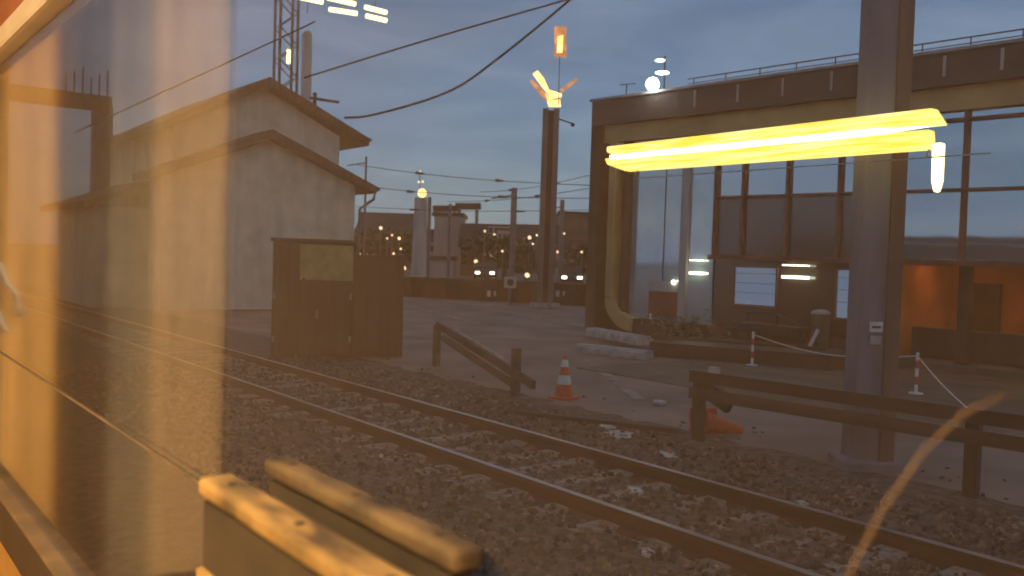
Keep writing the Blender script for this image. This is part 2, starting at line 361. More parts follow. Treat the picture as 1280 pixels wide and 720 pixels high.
fl = thing('lamp_flare', (27.36, 31.75, 9.2), 'zigzag orange and yellow light flare on top of the dark double mast', 'lamp')  # light flare built as glowing plates on the mast top
def pxw(du, dv, base=Vector((27.36, 31.75, 9.42))): return base + Rt*du*.0378 + Up*(-dv)*.0378     # a plate in the flare's own plane
def flareplate(pts, th=.12): 
    return MB().prism([pxw(u-690, v-132) for u, v in pts], Fw*th)
flareplate([(686, 133), (701, 133), (700, 124), (692, 125), (681, 116)]).build('lower_glow', 'L_sodium', fl)
flareplate([(686, 112), (702, 117), (702, 121), (690, 123), (676, 106), (666, 92), (672, 88), (680, 98)]).build('middle_flare', 'L_sodium', fl)
flareplate([(684, 126), (676, 119), (662, 101), (665, 99), (679, 113), (688, 123)], .1).build('outer_flare', 'L_orange', fl)
flareplate([(700, 112), (720, 97), (722, 100), (703, 115)], .1).build('side_flare', 'L_orange', fl)
b = MB(); b.bar(pxw(8, 0), pxw(9.5, -62), .03, .03); b.build('stem', 'black', fl)
flareplate([(693, 71), (708, 71), (708, 33), (693, 33)]).build('upright_flare', 'L_orange', fl)
flareplate([(696, 66), (703, 66), (704, 44), (697, 46)], -.05).build('upright_core', 'L_sodium', fl)

m2 = thing('concrete_mast', (9.95, 5.55, GZ), 'thick grey mast beside the guard rail, small white plates at eye level', 'mast')
def obox(cx, cy, z0, z1, w, dd, a): return MB().box((cx, cy, (z0+z1)/2), (w, dd, z1-z0), a)
am = math.atan2(Rt.y, Rt.x)
obox(9.95, 5.55, GZ, 9.5, .47, .36, am).build('column', 'concrete', m2, bevel=.015)
b = MB(); b.box((9.95+Rt.x*.165-Fw.x*.19, 5.55+Rt.y*.165-Fw.y*.19, 4.6), (.17, .05, 9.4), am); b.build('rusty_edge', 'concrete_warm', m2)
b = MB(); b.box((9.95, 5.55, GZ-.02), (.72, .6, .2), am); b.build('foundation', 'concrete', m2, bevel=.03)
fx, fy = -Fw.x*.2, -Fw.y*.2
b = MB(); b.box((9.95+fx-.03*Rt.x, 5.55+fy-.03*Rt.y, 1.515), (.15, .03, .12), am); pl = b.build('number_plate', 'white', m2)
b = MB(); b.box((9.95+fx*1.1-.03*Rt.x, 5.55+fy*1.1-.03*Rt.y, 1.515), (.10, .012, .025), am); b.build('plate_mark', 'black', pl)
b = MB(); b.box((9.95+fx-.03*Rt.x, 5.55+fy-.03*Rt.y, 1.36), (.13, .03, .10), am); b.build('number_plate', 'pale', m2)

wm = thing('lamp_tower', (43.2, 67.9, GZ), 'pale column tower topped by a golden lamp and two small sparkles', 'lamp tower')
b = MB(); b.cyl((43.2, 67.9, GZ), (43.2, 67.9, 7.3), .72, .58, 16); b.build('column', 'pale', wm, smooth=False)
b = MB(); b.box((43.9, 67.5, 3.7), (.3, .5, 7.4), am); b.build('cable_duct', 'steel', wm)
b = MB(); b.ball((43.25, 67.8, 7.75), .42, 2); b.cyl((43.25, 67.8, 7.3), (43.25, 67.8, 7.7), .1); b.build('lamp', 'L_sodium', wm)
b = MB(); b.cyl((43.2, 68, 7.4), (43.15, 68.2, 9.9), .04); b.build('stem', 'steel', wm)
b = MB(); b.ball((43.05, 68.1, 8.75), .12, 1); b.ball((43.4, 68.0, 8.8), .12, 1); b.ball((43.2, 68.2, 9.75), .1, 1); b.build('beacon', 'L_small', wm)

lt = thing('lattice_mast', (16.85, 38.2, GZ), 'tall lattice mast rising behind the house, partly hidden by its roof', 'mast')
b = MB()
for sx in (-.42, .42):
    for sy in (-.3, .3): b.box((16.85+sx, 38.2+sy, 8), (.1, .1, 16.3))
b.build('corner_post', 'steel', lt)
b = MB()
for k in range(22):
    z = 0+k*.72; s = 1 if k % 2 else -1
    for sy in (-.3, .3): b.bar((16.85-.42*s, 38.2+sy, z), (16.85+.42*s, 38.2+sy, z+.72), .045, .045)
b.build('lacing', 'steel', lt)
b = MB(); b.box((16.85, 37.9, 10.95), (.14, .12, .62)); b.build('marker_lamp', 'L_cream', lt)
pp = thing('reflected_pole', (17.45, 37.6, GZ), 'bright cream column of the reflection, right against the lattice mast', 'pole')  # bright column of the reflection, built as a pole
b = MB(); b.cyl((17.45, 37.3, GZ), (17.45, 37.3, 11.9), .27, .23, 14); b.build('shaft', 'pale', pp, smooth=True)
b = MB(); b.cyl((17.45, 37.3, 11.9), (17.45, 37.3, 12.1), .27, .12, 14); b.build('cap', 'pale', pp)
# reflected ceiling lamps, built as glowing tubes on an added boom
ar = thing('lamp_row_reflection', (16.9, 38.1, 13.3), 'reflected pairs of yellow ceiling lamps beside the top of the lattice mast', 'lamp')
b = MB(); b.bar((16.8, 38.25, 14.0), (20.9, 35.1, 14.0), .1, .1); b.build('added_boom', 'steel', ar)
def strip(p, q, name='tube', m='L_cream', w=.16):  # tubes stand in for reflected ceiling lamps
    b = MB(); b.bar(p, q, w, w*1.3); b.build(name, m, ar, bevel=.05)
strip((17.0, 38.1, 13.75), (18.15, 37.2, 13.5)); strip((18.27, 37.13, 13.72), (19.32, 36.28, 13.46)); strip((18.35, 37.05, 13.2), (19.38, 36.22, 13.04))
strip((19.62, 36.05, 13.36), (20.43, 35.38, 13.12)); strip((19.66, 36.0, 12.96), (20.43, 35.37, 12.76))
b = MB()
for q in ((17.6, 37.66), (18.8, 36.72), (20.0, 35.75)): b.bar((*q, 13.0), (*q, 14.0), .03, .03)
b.build('hanger', 'steel', ar)

gp = thing('signal_gantry', (14.3, 60, GZ), 'gantry with spiked beam and thick post showing faintly behind the reflections', 'gantry')
b = MB(); b.box((14.3, 60, 5.4), (1.15, .6, 11.2)); b.build('post', 'steel', gp)
b = MB(); b.box((8.8, 60, 11.05), (12.0, .6, .95)); b.build('beam', 'steel', gp)
b = MB(); b.box((3.3, 60, 5.4), (1.15, .6, 11.2)); b.build('post', 'steel', gp)
b = MB()
for k in range(6): b.cyl((12.2+k*.48, 60, 11.4), (12.2+k*.48, 60, 12.6+(k % 3)*.3), .06)
b.build('spike', 'steel', gp)

# overhead wires
def wire(pts, r, label, grp=None):
    P = [Vector(p) for p in pts]; out = []
    for i in range(25):
        t = i/24*(len(P)-1); k = min(int(t), len(P)-2); f = t-k
        p0, p1, p2, p3 = P[max(k-1, 0)], P[k], P[k+1], P[min(k+2, len(P)-1)]
        out.append(.5*((2*p1)+(p2-p0)*f+(2*p0-5*p1+4*p2-p3)*f*f+(3*p1-p0-3*p2+p3)*f**3))
    b = MB(); b.tube(out, r, 6); o = b.build('overhead_wire', 'wire', smooth=True)
    return tag(o, label, 'wire', grp)
wire([(8.9, 41.8, 7.0), (15.66, 36.55, 11.25), (16.95, 35.45, 12.1)], .035, 'thin dark wire rising from the left to the lattice mast', 'overhead wires')
wire([(16.6, 35.7, 9.65), (20.93, 32.36, 11.53), (24.98, 29.21, 13.18), (27, 27.6, 14)], .042, 'upper of the two dark wires sweeping up to the right across the sky', 'overhead wires')
wire([(18.0, 34.6, 8.0), (19.04, 33.71, 8.18), (21.47, 31.82, 9.24), (23.09, 30.6, 10.68), (25.57, 28.74, 13.37), (27, 27.5, 15.2)], .055, 'thicker sagging wire, lower of the two sweeping up to the right', 'overhead wires')
def px(u, v, d): return EYE + (Fw + Rt*((u-640)/1100) - Up*((v-360)/1100))*d
cats = [((440, 205, 60), (745, 232, 46)), ((448, 232, 60), (745, 248, 46)), ((560, 252, 70), (745, 234, 50)), ((600, 240, 70), (745, 217, 50)), ((445, 258, 75), (745, 262, 62))]
cl = ['topmost far contact wire crossing behind the dark double mast', 'second far contact wire, just under the topmost one', 'far contact wire sloping upward to the right, lower of two', 'far contact wire sloping upward to the right, higher of two', 'lowest far contact wire above the distant roofs']
for (a, c), lb in zip(cats, cl):
    A, Bq = px(*a), px(*c); t = thing('contact_wire', A, lb, 'wire', 'far contact wires')
    pts = [A.lerp(Bq, i/10) - Vector((0, 0, .25*math.sin(math.pi*i/10))) for i in range(11)]
    b = MB(); b.tube(pts, .022, 5); b.build('cable', 'wire', t)
    for k in (3, 7):
        p = pts[k] + (Bq-A)*random.uniform(-.04, .04); e = (Bq-A).normalized()*random.uniform(.25, .5)
        b = MB(); b.cyl(p-e, p+e, .10, .05, 8); b.build('insulator', 'black', t)
# slim far masts
def slim(u, vt, d, label, w=.28):
    p = px(u, vt, d); t = thing('far_mast', (p.x, p.y, GZ), label, 'mast', 'slim masts across the yard')
    b = MB(); b.box((p.x, p.y, (p.z+GZ)/2), (w, w, p.z-GZ), am); b.build('column', 'steel', t)
    b = MB(); b.bar((p.x, p.y, p.z-.5), (p.x-Rt.x*1.6, p.y-Rt.y*1.6, p.z-.8), .09, .09); b.build('cantilever', 'steel', t)
slim(643, 235, 62, 'slim dark mast standing free between the lamp tower and the double mast', .42)
slim(703, 250, 66, 'slim mast just right of the dark double mast', .3)
slim(563, 255, 85, 'short slim mast rising behind the pale block', .3)
slim(458, 196, 75, 'slim faint mast just right of the house gutter', .16)

# ------------------------------------------------------------------ station building with glass front
BL = Vector((19.99, 20.89, 0)); du = Vector((.0903, -.9959, 0)); dn = Vector((-.9959, -.0903, 0))   # along, out towards the tracks
def fp(u, v, o=0.0): return BL + du*u + dn*o + Vector((0, 0, v))
fa = math.atan2(du.y, du.x)
bd = thing('station_building', fp(6, GZ), 'flat roofed station building with dark fascia and big glazed front', 'building')
def fbox(u0, u1, v0, v1, o0, o1):
    return MB().box(fp((u0+u1)/2, (v0+v1)/2, (o0+o1)/2), (u1-u0, abs(o1-o0), v1-v0), fa)
UE = 22.0
fbox(0, UE, 6.5, 7.28, -12, .32).build('fascia', 'bfascia', bd, bevel=.02)
fbox(-.05, UE, 7.283, 7.36, -12, .38).build('roof_edge', 'broof', bd)
fbox(.42, UE, 5.95, 6.497, -.5, .12).build('orange_glow_band', 'bband', bd)
fbox(0, .42, GZ, 6.497, -12, .3).build('end_pier', 'darkbrown', bd)
fbox(.42, 9.7, GZ, 5.947, -12, -.35).build('core', 'darkbrown', bd)
fbox(9.7, UE, 2.55, 5.947, -12, -.35).build('core', 'darkbrown', bd)
rl = MB()
for k in range(17): rl.bar(fp(3.6+k*1.1, 7.36, -.1), fp(3.6+k*1.1, 7.66, -.1), .025, .025)
rl.bar(fp(3.4, 7.66, -.1), fp(UE, 7.66, -.1), .03, .03); rl.bar(fp(3.4, 7.52, -.1), fp(UE, 7.52, -.1), .022, .022); rl.build('roof_railing', 'black', bd)
for u in (3.98, 5.4, 6.77, 8.14, 9.5, 10.9, 12.13, 13.4): fbox(u-.03, u+.03, 6.72, 7.2, .322, .36).build('fascia_strip', 'pale', bd)
# reflected coach window frame, built solid round the left glass
b = MB()
for pts, w in (([(1.0, 5.9), (1.0, 1.1)], .5),): b.bar(fp(1.0, 5.9, .15), fp(1.0, 1.0, .15), .46, .3)
arc = [(1.0+.95*(1-math.cos(a)), 1.0-.8*math.sin(a)) for a in [i*math.pi/2/8 for i in range(9)]]
poly_o = [(.77+1.15*(1-math.cos(a)), 1.0-1.0*math.sin(a)) for a in [i*math.pi/2/10 for i in range(11)]]
poly_i = [(1.23+.75*(1-math.cos(a)), 1.0-.55*math.sin(a)) for a in [i*math.pi/2/10 for i in range(11)]]
b.prism([fp(u, v, .0) for u, v in poly_o + poly_i[::-1]], dn*.3)
b.build('reflected_window_frame', 'tan', bd, bevel=.05)
fbox(1.95, 9.7, GZ, .42, -.3, .28).build('plinth', 'darkbrown', bd)
fbox(1.30, 1.52, .6, 5.94, -.02, .2).build('jamb', 'darkbrown', bd)
# glazing bays
def bay(u0, u1, v0, v1, m): fbox(u0, u1, v0, v1, -.12, -.06).build('window', m, bd)
for u0, u1 in ((1.5, 2.75), (2.8, 3.4), (3.7, 4.55)): bay(u0, u1, .43, 5.94, 'teal')
fbox(3.42, 3.68, .43, 5.94, -.1, .04).build('glass_fin', 'pale', bd)
us = [4.6, 5.5, 6.86, 8.32, 9.7, 11.34, 13.2, 15.0, 17.0, 19.5, 22.0]
for a, c in zip(us, us[1:]):
    bay(a+.05, c-.05, 4.14, 5.70, 'glass')
    bay(a+.05, c-.05, 5.78, 5.94, 'glass')
    bay(a+.05, c-.05, 2.46, 4.06, 'brownreflection' if c < 9.8 else 'glass')
for u in us[:-1]: fbox(u-.045, u+.045, 2.46, 5.944, -.2, .06).build('mullion', 'mullion', bd)
fbox(4.56, UE, 5.70, 5.78, -.2, .055).build('transom', 'mullion', bd)
fbox(4.56, UE, 4.06, 4.14, -.2, .055).build('transom', 'mullion', bd)
fbox(4.5, UE, 2.32, 2.455, -.3, .16).build('transom', 'mullion', bd)
# ground floor, left of the added lobby
fbox(4.6, 9.7, .43, 2.316, -.34, -.1).build('ground_floor_wall', 'brownreflection', bd)
for u0, u1, v0, v1 in ((5.3, 6.63, 1.06, 2.14), (8.33, 8.72, .88, 2.16)):
    p = fbox(u0, u1, v0, v1, -.09, -.05); f = p.build('glowing_window', 'L_blue', bd)  # sky seen in the reflection, built as glowing panes
    q = MB()
    for e in (u0, u1): q.box(fp(e, (v0+v1)/2, -.03), (.05, .08, v1-v0+.05), fa)
    for e in (v0, v1): q.box(fp((u0+u1)/2, e, -.03), (u1-u0+.05, .07, .05), fa)
    for e in range(1, 4): q.box(fp((u0+u1)/2, v0+(v1-v0)*(e/4+.08), -.045), (u1-u0-.05, .02, .012), fa)
    q.build('window_frame', 'mullion', f)
M['dullred'] = mat('dull_red', (.20, .045, .03), .7, .3, 2)
fbox(2.3, 3.4, .5, 1.3, -.05, -.02).build('train_reflection_red', 'dullred', bd)  # mirrored train painted as a red and a pale panel
fbox(2.3, 3.4, 1.302, 1.62, -.05, -.02).build('train_reflection_pale', 'pale', bd)
for u0, u1, v in ((6.83, 7.6, 2.22), (6.83, 7.6, 1.90), (3.83, 4.3, 2.28), (3.83, 4.3, 1.90)):  # lights mirrored from the far side, built onto the facade
    fbox(u0, u1, v-.035 if v < 2 else v-.015, v+.035 if v < 2 else v+.012, .03, .09).build('reflected_tube_light', 'L_bar', bd)
b = MB(); b.ball(fp(3.26, 1.6, .05), .07, 2); b.build('reflected_tube_light', 'L_bar', bd)
# added lobby, its orange stands in for a reflected seat
fbox(9.7, UE, GZ, .0, -4, .1).build('added_lobby_floor', 'paving', bd)
fbox(9.72, UE, 0, 2.5, -4.2, -4.0).build('added_lobby_wall', 'lobby', bd)
fbox(9.6, 9.72, 0, 2.5, -4.0, -.1).build('added_lobby_wall', 'lobby', bd)
fbox(9.7, UE, 2.46, 2.54, -4, -.1).build('added_lobby_ceiling', 'lobby', bd)
for u in (11.4, 14.2, 17): fbox(u-.12, u+.12, 0, 2.46, -.4, -.12).build('lobby_post', 'darkbrown', bd)
for u in (10.7, 12.4, 14.9): fbox(u-.35, u+.35, .0, 1.9, -3.95, -3.6).build('lobby_locker', 'darkbrown', bd)
for u in (10.6, 13.0, 15.5):
    lo = fbox(u-.5, u+.5, 2.40, 2.455, -2.3, -2.0).build('added_lobby_lamp', emit('added_lobby_lamp', (1, .45, .16), 9), bd)  # lamps added to make the orange walls glow
# low dark counter in the added lobby
fbox(9.9, 16, 0, .75, -1.4, -1.0).build('added_lobby_counter', 'darkbrown', bd)

# roof things
fd = thing('floodlight', fp(2.55, 7.36, -.2), 'dazzling white floodlight on the flat roof near its left corner', 'floodlight')
b = MB(); b.bar(fp(2.45, 7.36, -.2), fp(2.45, 8.5, -.2), .04, .04); b.build('pole', 'black', fd)
b = MB(); b.ball(fp(2.55, 7.52, .5), .2, 2); b.build('lamp', 'L_flood', fd)
for u, v, w in ((2.44, 7.97, .22), (2.34, 8.36, .16)):  # light streaks above the floodlight, built as flat glowing balls
    b = MB(); b.ball(fp(u, v, -.1), w, 2, (1, 1, .22)); b.build('lamp', 'L_bar', fd)  # flat ball stands in for a light streak
an = thing('roof_antenna', fp(.9, 7.36, -.3), 'thin black aerial on the left corner of the flat roof', 'antenna')
b = MB(); b.bar(fp(.9, 7.3, -.3), fp(.9, 7.85, -.3), .025, .025); b.build('mast', 'black', an)
b = MB(); b.bar(fp(.62, 7.85, -.3), fp(1.25, 7.82, -.3), .022, .022); b.bar(fp(.5, 7.45, -.3), fp(1.5, 7.5, -.3), .022, .022); b.build('cross_arm', 'black', an)

# reflection of a coach strip lamp, built as a glowing box on the mast
LX = 9.3
sp = thing('strip_light_reflection', (LX, 5.6, 3.7), 'long yellow strip light reflection with a short hanging streak at its right end', 'strip light')
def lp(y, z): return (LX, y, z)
b = MB(); b.prism([lp(9.52, 3.90), lp(4.62, 3.925), lp(4.50, 3.74), lp(9.36, 3.745), lp(9.52, 3.82)], (.14, 0, 0)); b.build('upper_glow', 'L_yellow', sp, bevel=.02)
b = MB(); b.prism([lp(9.56, 3.725), lp(4.64, 3.70), lp(4.62, 3.49), lp(9.12, 3.51), lp(9.5, 3.63)], (.14, 0, 0)); b.build('lower_glow', 'L_yellow', sp, bevel=.02)
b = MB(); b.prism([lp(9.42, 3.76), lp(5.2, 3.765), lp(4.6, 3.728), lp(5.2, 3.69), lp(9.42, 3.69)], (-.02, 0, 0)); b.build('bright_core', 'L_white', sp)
b = MB(); b.prism([lp(4.61, 3.55), lp(4.50, 3.55), lp(4.50, 3.15), lp(4.53, 3.03), lp(4.57, 3.03), lp(4.60, 3.15)], (.1, 0, 0)); b.build('hanging_glow', 'L_cream', sp, bevel=.02)
b = MB(); b.bar((LX+.14, 5.7, 3.72), (9.85, 5.6, 3.72), .08, .08); b.bar((LX+.14, 5.45, 3.72), (9.85, 5.5, 3.72), .08, .08); b.build('bracket', 'steel', sp)  # bracket added to hold the strip light reflection
b = MB(); b.bar((LX, 8.9, 3.39), (LX, 4.0, 3.40), .015, .012); b.build('added_conduit', 'pale', sp)
b = MB(); b.bar((LX, 8.9, 3.39), (LX+.05, 8.9, 3.52), .015, .015); b.bar((LX, 4.65, 3.40), (LX+.05, 4.65, 3.5), .015, .015); b.build('added_clip', 'steel', sp)

# ------------------------------------------------------------------ yard objects
# traffic cone
cn = thing('traffic_cone', (10.1, 11.16, GZ), 'orange traffic cone with white bands standing by the sloping barrier', 'traffic cone')
z0 = GZ-.05
b = MB(); b.box((10.1, 11.16, z0+.025), (.42, .42, .05), .4); b.build('base', 'orange', cn, bevel=.015)
def conez(t): return .16*(1-t)+.03*t
hh = .70
for t0, t1, nm, mm in ((0, .30, 'lower_body', 'orange'), (.30, .52, 'white_band', 'white'), (.52, .72, 'middle_body', 'orange'), (.72, .90, 'white_band', 'white'), (.90, 1, 'tip', 'orange')):
    b = MB(); b.cyl((10.1, 11.16, z0+.05+hh*t0), (10.1, 11.16, z0+.05+hh*t1), conez(t0), conez(t1), 24); b.build(nm, mm, cn, smooth=False)
# toppled cone by the guard rail
tc_ = thing('traffic_cone', (9.95, 7.75, GZ), 'toppled orange cone lying under the long guard rail', 'traffic cone')
b = MB(); b.cyl((9.80, 7.85, -.03), (10.12, 7.45, -.1), .16, .05, 20); b.build('body', 'orange', tc_)
b = MB(); b.box((9.77, 7.88, 0.0), (.05, .38, .36), .9); b.build('base', 'orange', tc_, bevel=.01)
# sloping barrier
b1 = thing('crash_barrier', (10.5, 15.7, GZ), 'timber barrier whose two beams slope down towards the orange cone', 'barrier')
z0 = GZ-.06
for x_, y_, hgt in ((10.52, 15.74, .92), (9.42, 11.65, .86)):
    b = MB(); b.box((x_, y_, z0+hgt/2), (.13, .13, hgt)); b.build('post', 'timber', b1, bevel=.01)
b = MB(); b.bar((10.55, 15.8, .70), (9.20, 10.9, .13), .07, .14); b.build('beam', 'timber', b1)
b = MB(); b.bar((10.5, 15.5, .44), (9.45, 11.75, .02), .07, .12); b.build('beam', 'timber', b1)
b = MB(); b.bar((10.62, 15.2, .62), (9.9, 12.5, .3), .03, .05); b.build('handrail', 'slab', b1)
# long guard rail past the concrete mast
b2 = thing('guard_rail', (9.3, 6, GZ), 'long low guard rail of two dark beams running past the thick mast', 'guard rail')
for x_, y_ in ((9.2, 7.5), (9.58, 4.15), (9.75, 1.6)):
    b = MB(); b.box((x_, y_, z0+.45), (.12, .14, .9)); b.build('post', 'black', b2, bevel=.01)
def beam(zc, hgt, mm, y1=1.0, off=0):
    b = MB()
    prof = [(-.03, -.5), (.03, -.32), (-.03, -.14), (-.03, .14), (.03, .32), (-.03, .5), (-.06, .5), (-.06, -.5)]
    b.prism([(9.18+off+p, 7.62, zc+q*hgt) for p, q in prof], (.62, y1-7.62, 0)); b.build('beam', mm, b2)
beam(.70, .15, 'darkbrown'); beam(.48, .15, 'timber')
b = MB(); b.bar((9.3, 7.6, .60), (9.35, 7.1, .36), .10, .22); b.build('end_plate', 'black', b2)
b = MB(); b.box((9.3, 7.35, .80), (.1, .12, .08)); b.build('cap', 'slab', b2)
# chain posts
cp = None
spots = [((17.44, 12.68), 'red and white chain post in front of the blue sky reflection'), ((16.65, 8.32), 'red and white chain post right of the thick mast'), ((20.0, 18.3), 'red and white chain post at the rounded tan reflection on the glass front')]
for i, ((x_, y_), lb) in enumerate(spots):
    if cp is None:
        cp = thing('chain_post', (x_, y_, GZ-.04), lb, 'post', 'red and white chain posts')
        zz = GZ-.04
        for k in range(5):
            b = MB(); b.cyl((x_, y_, zz+.03+k*.155), (x_, y_, zz+.03+(k+1)*.155), .03, .03, 12); b.build('white_band' if k % 2 == 0 else 'red_band', 'white' if k % 2 == 0 else 'red', cp)
        b = MB(); b.cyl((x_, y_, zz), (x_, y_, zz+.03), .13, .13, 16); b.build('base', 'white', cp)
    else: copy_thing(cp, (x_, y_, GZ-.04), lb)
def chain(p, q, sag, lb):
    p, q = Vector(p), Vector(q); b = MB()
    b.tube([p.lerp(q, i/12) - Vector((0, 0, sag*math.sin(math.pi*i/12))) for i in range(13)], .012, 6)
    tag(b.build('barrier_chain', 'white', smooth=True), lb, 'chain', 'barrier chains')
chain((17.44, 12.68, .55), (16.65, 8.32, .55), .22, 'pale chain sagging between the two chain posts either side of the thick mast')
chain((16.65, 8.32, .55), (13.7, 6.0, .1), .05, 'pale chain dropping from the right chain post down to the ground')
# concrete kerb blocks at the building corner
kb = thing('concrete_block', (18.0, 17.6, GZ), 'upper of two pale concrete kerb blocks by the left corner of the building', 'block', 'pale kerb blocks')
b = MB(); b.bar((18.4, 19.2, .02), (17.75, 16.4, .02), .45, .22); b.build('body', 'slab', kb, bevel=.03)
b = MB(); b.bar((18.4, 19.2, .145), (17.75, 16.4, .145), .36, .03); b.build('coping', 'pale', kb)
kb2 = thing('concrete_block', (15.6, 15.5, GZ), 'lower pale concrete kerb block, nearer to the orange cone', 'block', 'pale kerb blocks')
b = MB(); b.bar((15.5, 16.6, -.1), (16.0, 14.6, -.1), .4, .2); b.build('body', 'slab', kb2, bevel=.03)
b = MB(); b.bar((15.5, 16.6, .015), (16.0, 14.6, .015), .32, .03); b.build('coping', 'pale', kb2)
# dark loading ramp in front of the glass
dk = thing('loading_ramp', (18.5, 12.5, GZ), 'low black platform in front of the glass building', 'platform')
b = MB(); b.prism([(16.6, 15.2, GZ-.1), (19.7, 15.0, GZ-.1), (20.1, 10.9, GZ-.1), (18.3, 11.2, GZ-.1)], (0, 0, .42)); b.build('deck', 'black', dk, bevel=.02)
b = MB(); b.bar((16.7, 15.1, .3), (18.3, 11.3, .3), .1, .06); b.build('edge', 'darkbrown', dk)
hr = thing('hand_rail', (19.6, 13.6, .2), 'pair of bent black hand rails in front of the blue sky reflection', 'hand rail')
for (y0_, y1_, z0_, z1_) in ((14.75, 13.95, .92, .92), (13.8, 13.0, .9, .62)):
    b = MB(); b.tube([(20.0, y0_, .25), (20.0, y0_, z0_), (20.02, y1_, z1_), (20.02, y1_, .25)], .035, 8); b.build('rail', 'black', hr)
b = MB(); b.box((20.0, 13.9, .48), (.5, 2.0, .3)); b.build('base', 'black', hr, bevel=.04)
bn = thing('litter_bin', (20.4, 12.9, GZ), 'slim dark green bin with a pale domed lid beside the hand rails', 'bin')
M['green'] = mat('bin_green', (.05, .065, .04), .6, .25, 4)
b = MB(); b.cyl((20.35, 12.75, GZ), (20.35, 12.75, 1.0), .2, .24, 16); b.build('body', 'green', bn)
b = MB(); b.ball((20.35, 12.75, 1.0), .25, 2, (1, 1, .45)); b.build('lid', 'pale', bn, smooth=True)
b = MB(); b.bar((20.1, 12.9, .1), (20.1, 12.65, .6), .03, .09); b.build('stripe', 'white', bn)
# shrub
sh = thing('shrub', (20.1, 17.3, GZ), 'small pale leafed shrub at the foot of the glass front', 'shrub')
bm = bmesh.new()
for _ in range(420):
    c = Vector((random.gauss(0, .45), random.gauss(0, .55), abs(random.gauss(.28, .22)))) + Vector((20.0, 17.0, 0))
    s = random.uniform(.03, .08); rot = Matrix.Rotation(random.random()*6.28, 3, Vector((random.random()-.5, random.random()-.5, random.random()+.1)).normalized())
    bm.faces.new([bm.verts.new(c + rot @ Vector(q)*s) for q in ((-1, -.5, 0), (1, -.5, .3), (1.4, .5, 0), (-.6, .5, .2))])
x = MB(); x.bm.free(); x.bm = bm; x.build('leaves', 'shrub', sh)
b = MB()
for k in range(6): b.cyl((20.0+random.gauss(0, .1), 17+random.gauss(0, .1), GZ), (20.0+random.gauss(0, .3), 17+random.gauss(0, .35), .4), .015, .008, 5)
b.build('stem', 'bark', sh)
# loose slabs and litter
def slabobj(x_, y_, sx, sy, a, lb, name='paving_slab', mm='slab', z=GZ):
    b = MB()
    n = 5; poly = []
    for k in range(n):
        t = k/n*2*math.pi; r = random.uniform(.7, 1.2); poly.append((x_+math.cos(a)*sx*r*math.cos(t)-math.sin(a)*sy*r*math.sin(t), y_+math.sin(a)*sx*r*math.cos(t)+math.cos(a)*sy*r*math.sin(t), z-.03))
    b.prism(poly, (0, 0, .06)); tag(b.build(name, mm, bevel=.012), lb, 'slab' if name == 'paving_slab' else 'stone', 'pale loose slabs')
slabobj(8.12, 7.05, .20, .14, 1.2, 'bright pale slab lying just behind the far rail')
slabobj(8.5, 8.25, .26, .2, 1.0, 'flat pale slab between the far rail and the cone')
slabobj(8.9, 8.9, .3, .14, .9, 'dull slab half buried nearest the orange cone')
slabobj(11.1, 9.9, .16, .14, .4, 'small pale slab on the yard behind the guard rail end')
slabobj(6.58, 6.15, .16, .10, 1.1, 'pale flat stone between the two rails', 'flat_stone')
slabobj(5.25, 4.75, .09, .06, .7, 'small white stone lying in front of the near rail', 'flat_stone')
slabobj(7.62, 4.9, .12, .09, .3, 'tan stone beside the far rail under the guard rail', 'flat_stone')
slabobj(5.1, 8.8, .1, .06, .5, 'small pale stone by the near rail, left of centre', 'flat_stone')
slabobj(11.2, 14.9, .3, .12, .5, 'red rag lying under the sloping barrier', 'red_rag', 'red', GZ-.06)
pk = thing('sleeper_plank', (9.0, 9.4, GZ), 'dark plank lying flat on the ballast below the cone', 'plank')
b = MB(); b.bar((8.2, 10.1, GZ+.05), (9.3, 7.9, GZ+.05), .12, .06); b.build('board', 'darkbrown', pk)
b = MB(); b.bar((8.15, 10.25, GZ+.03), (8.4, 10.4, GZ+.07), .1, .05); b.build('broken_end', 'timber', pk)
# pale line markings across the far yard
for i, (a, c) in enumerate((((505, 368), (640, 378)), ((505, 380), (600, 405)), ((600, 385), (740, 410)), ((735, 450), (800, 500)))):
    def gp_(u, v):
        dd = Fw + Rt*((u-640)/1100) - Up*((v-360)/1100); return EYE + dd*((GZ-.045-EYE.z)/dd.z)
    A, Bq = gp_(*a), gp_(*c); b = MB(); b.bar(A, Bq, .22, .012)
    tag(b.build('road_marking', 'worn'), kind='structure')

# ------------------------------------------------------------------ far side of the yard
fn = thing('yard_wall', px(620, 375, 46), 'long low dark red wall closing the far side of the yard', 'wall')
A, Bq = px(470, 374, 50), px(765, 384, 45); A.z = Bq.z = 0
b = MB(); b.bar(A+Vector((0, 0, .35)), Bq+Vector((0, 0, .35)), .3, 1.1); 
o = b.build('wall', 'fence', fn)
b = MB(); b.bar(A+Vector((0, 0, .90)), Bq+Vector((0, 0, .93)), .4, .08); b.build('coping', 'fardark', fn)
for k in range(14):
    p = A.lerp(Bq, k/13); b = MB(); b.box((p.x-Fw.x*.25, p.y-Fw.y*.25, .4), (.25, .25, 1.1), am); b.build('pier', 'darkbrown', fn)
sg = thing('dwarf_signal', px(638, 352, 44), 'small pale square signal with a dark round face on the low red wall', 'signal')
c = px(638, 353, 44)
b = MB(); b.box(c, (.62, .3, .55), am); b.build('housing', 'pale', sg, bevel=.03)
b = MB(); b.cyl(c-Fw*.15, c-Fw*.2, .17, .17, 16); b.build('lens', 'black', sg)
b = MB(); b.bar(c-Vector((0, 0, .2)), c-Vector((0, 0, 1.2)), .1, .1); b.build('post', 'steel', sg)
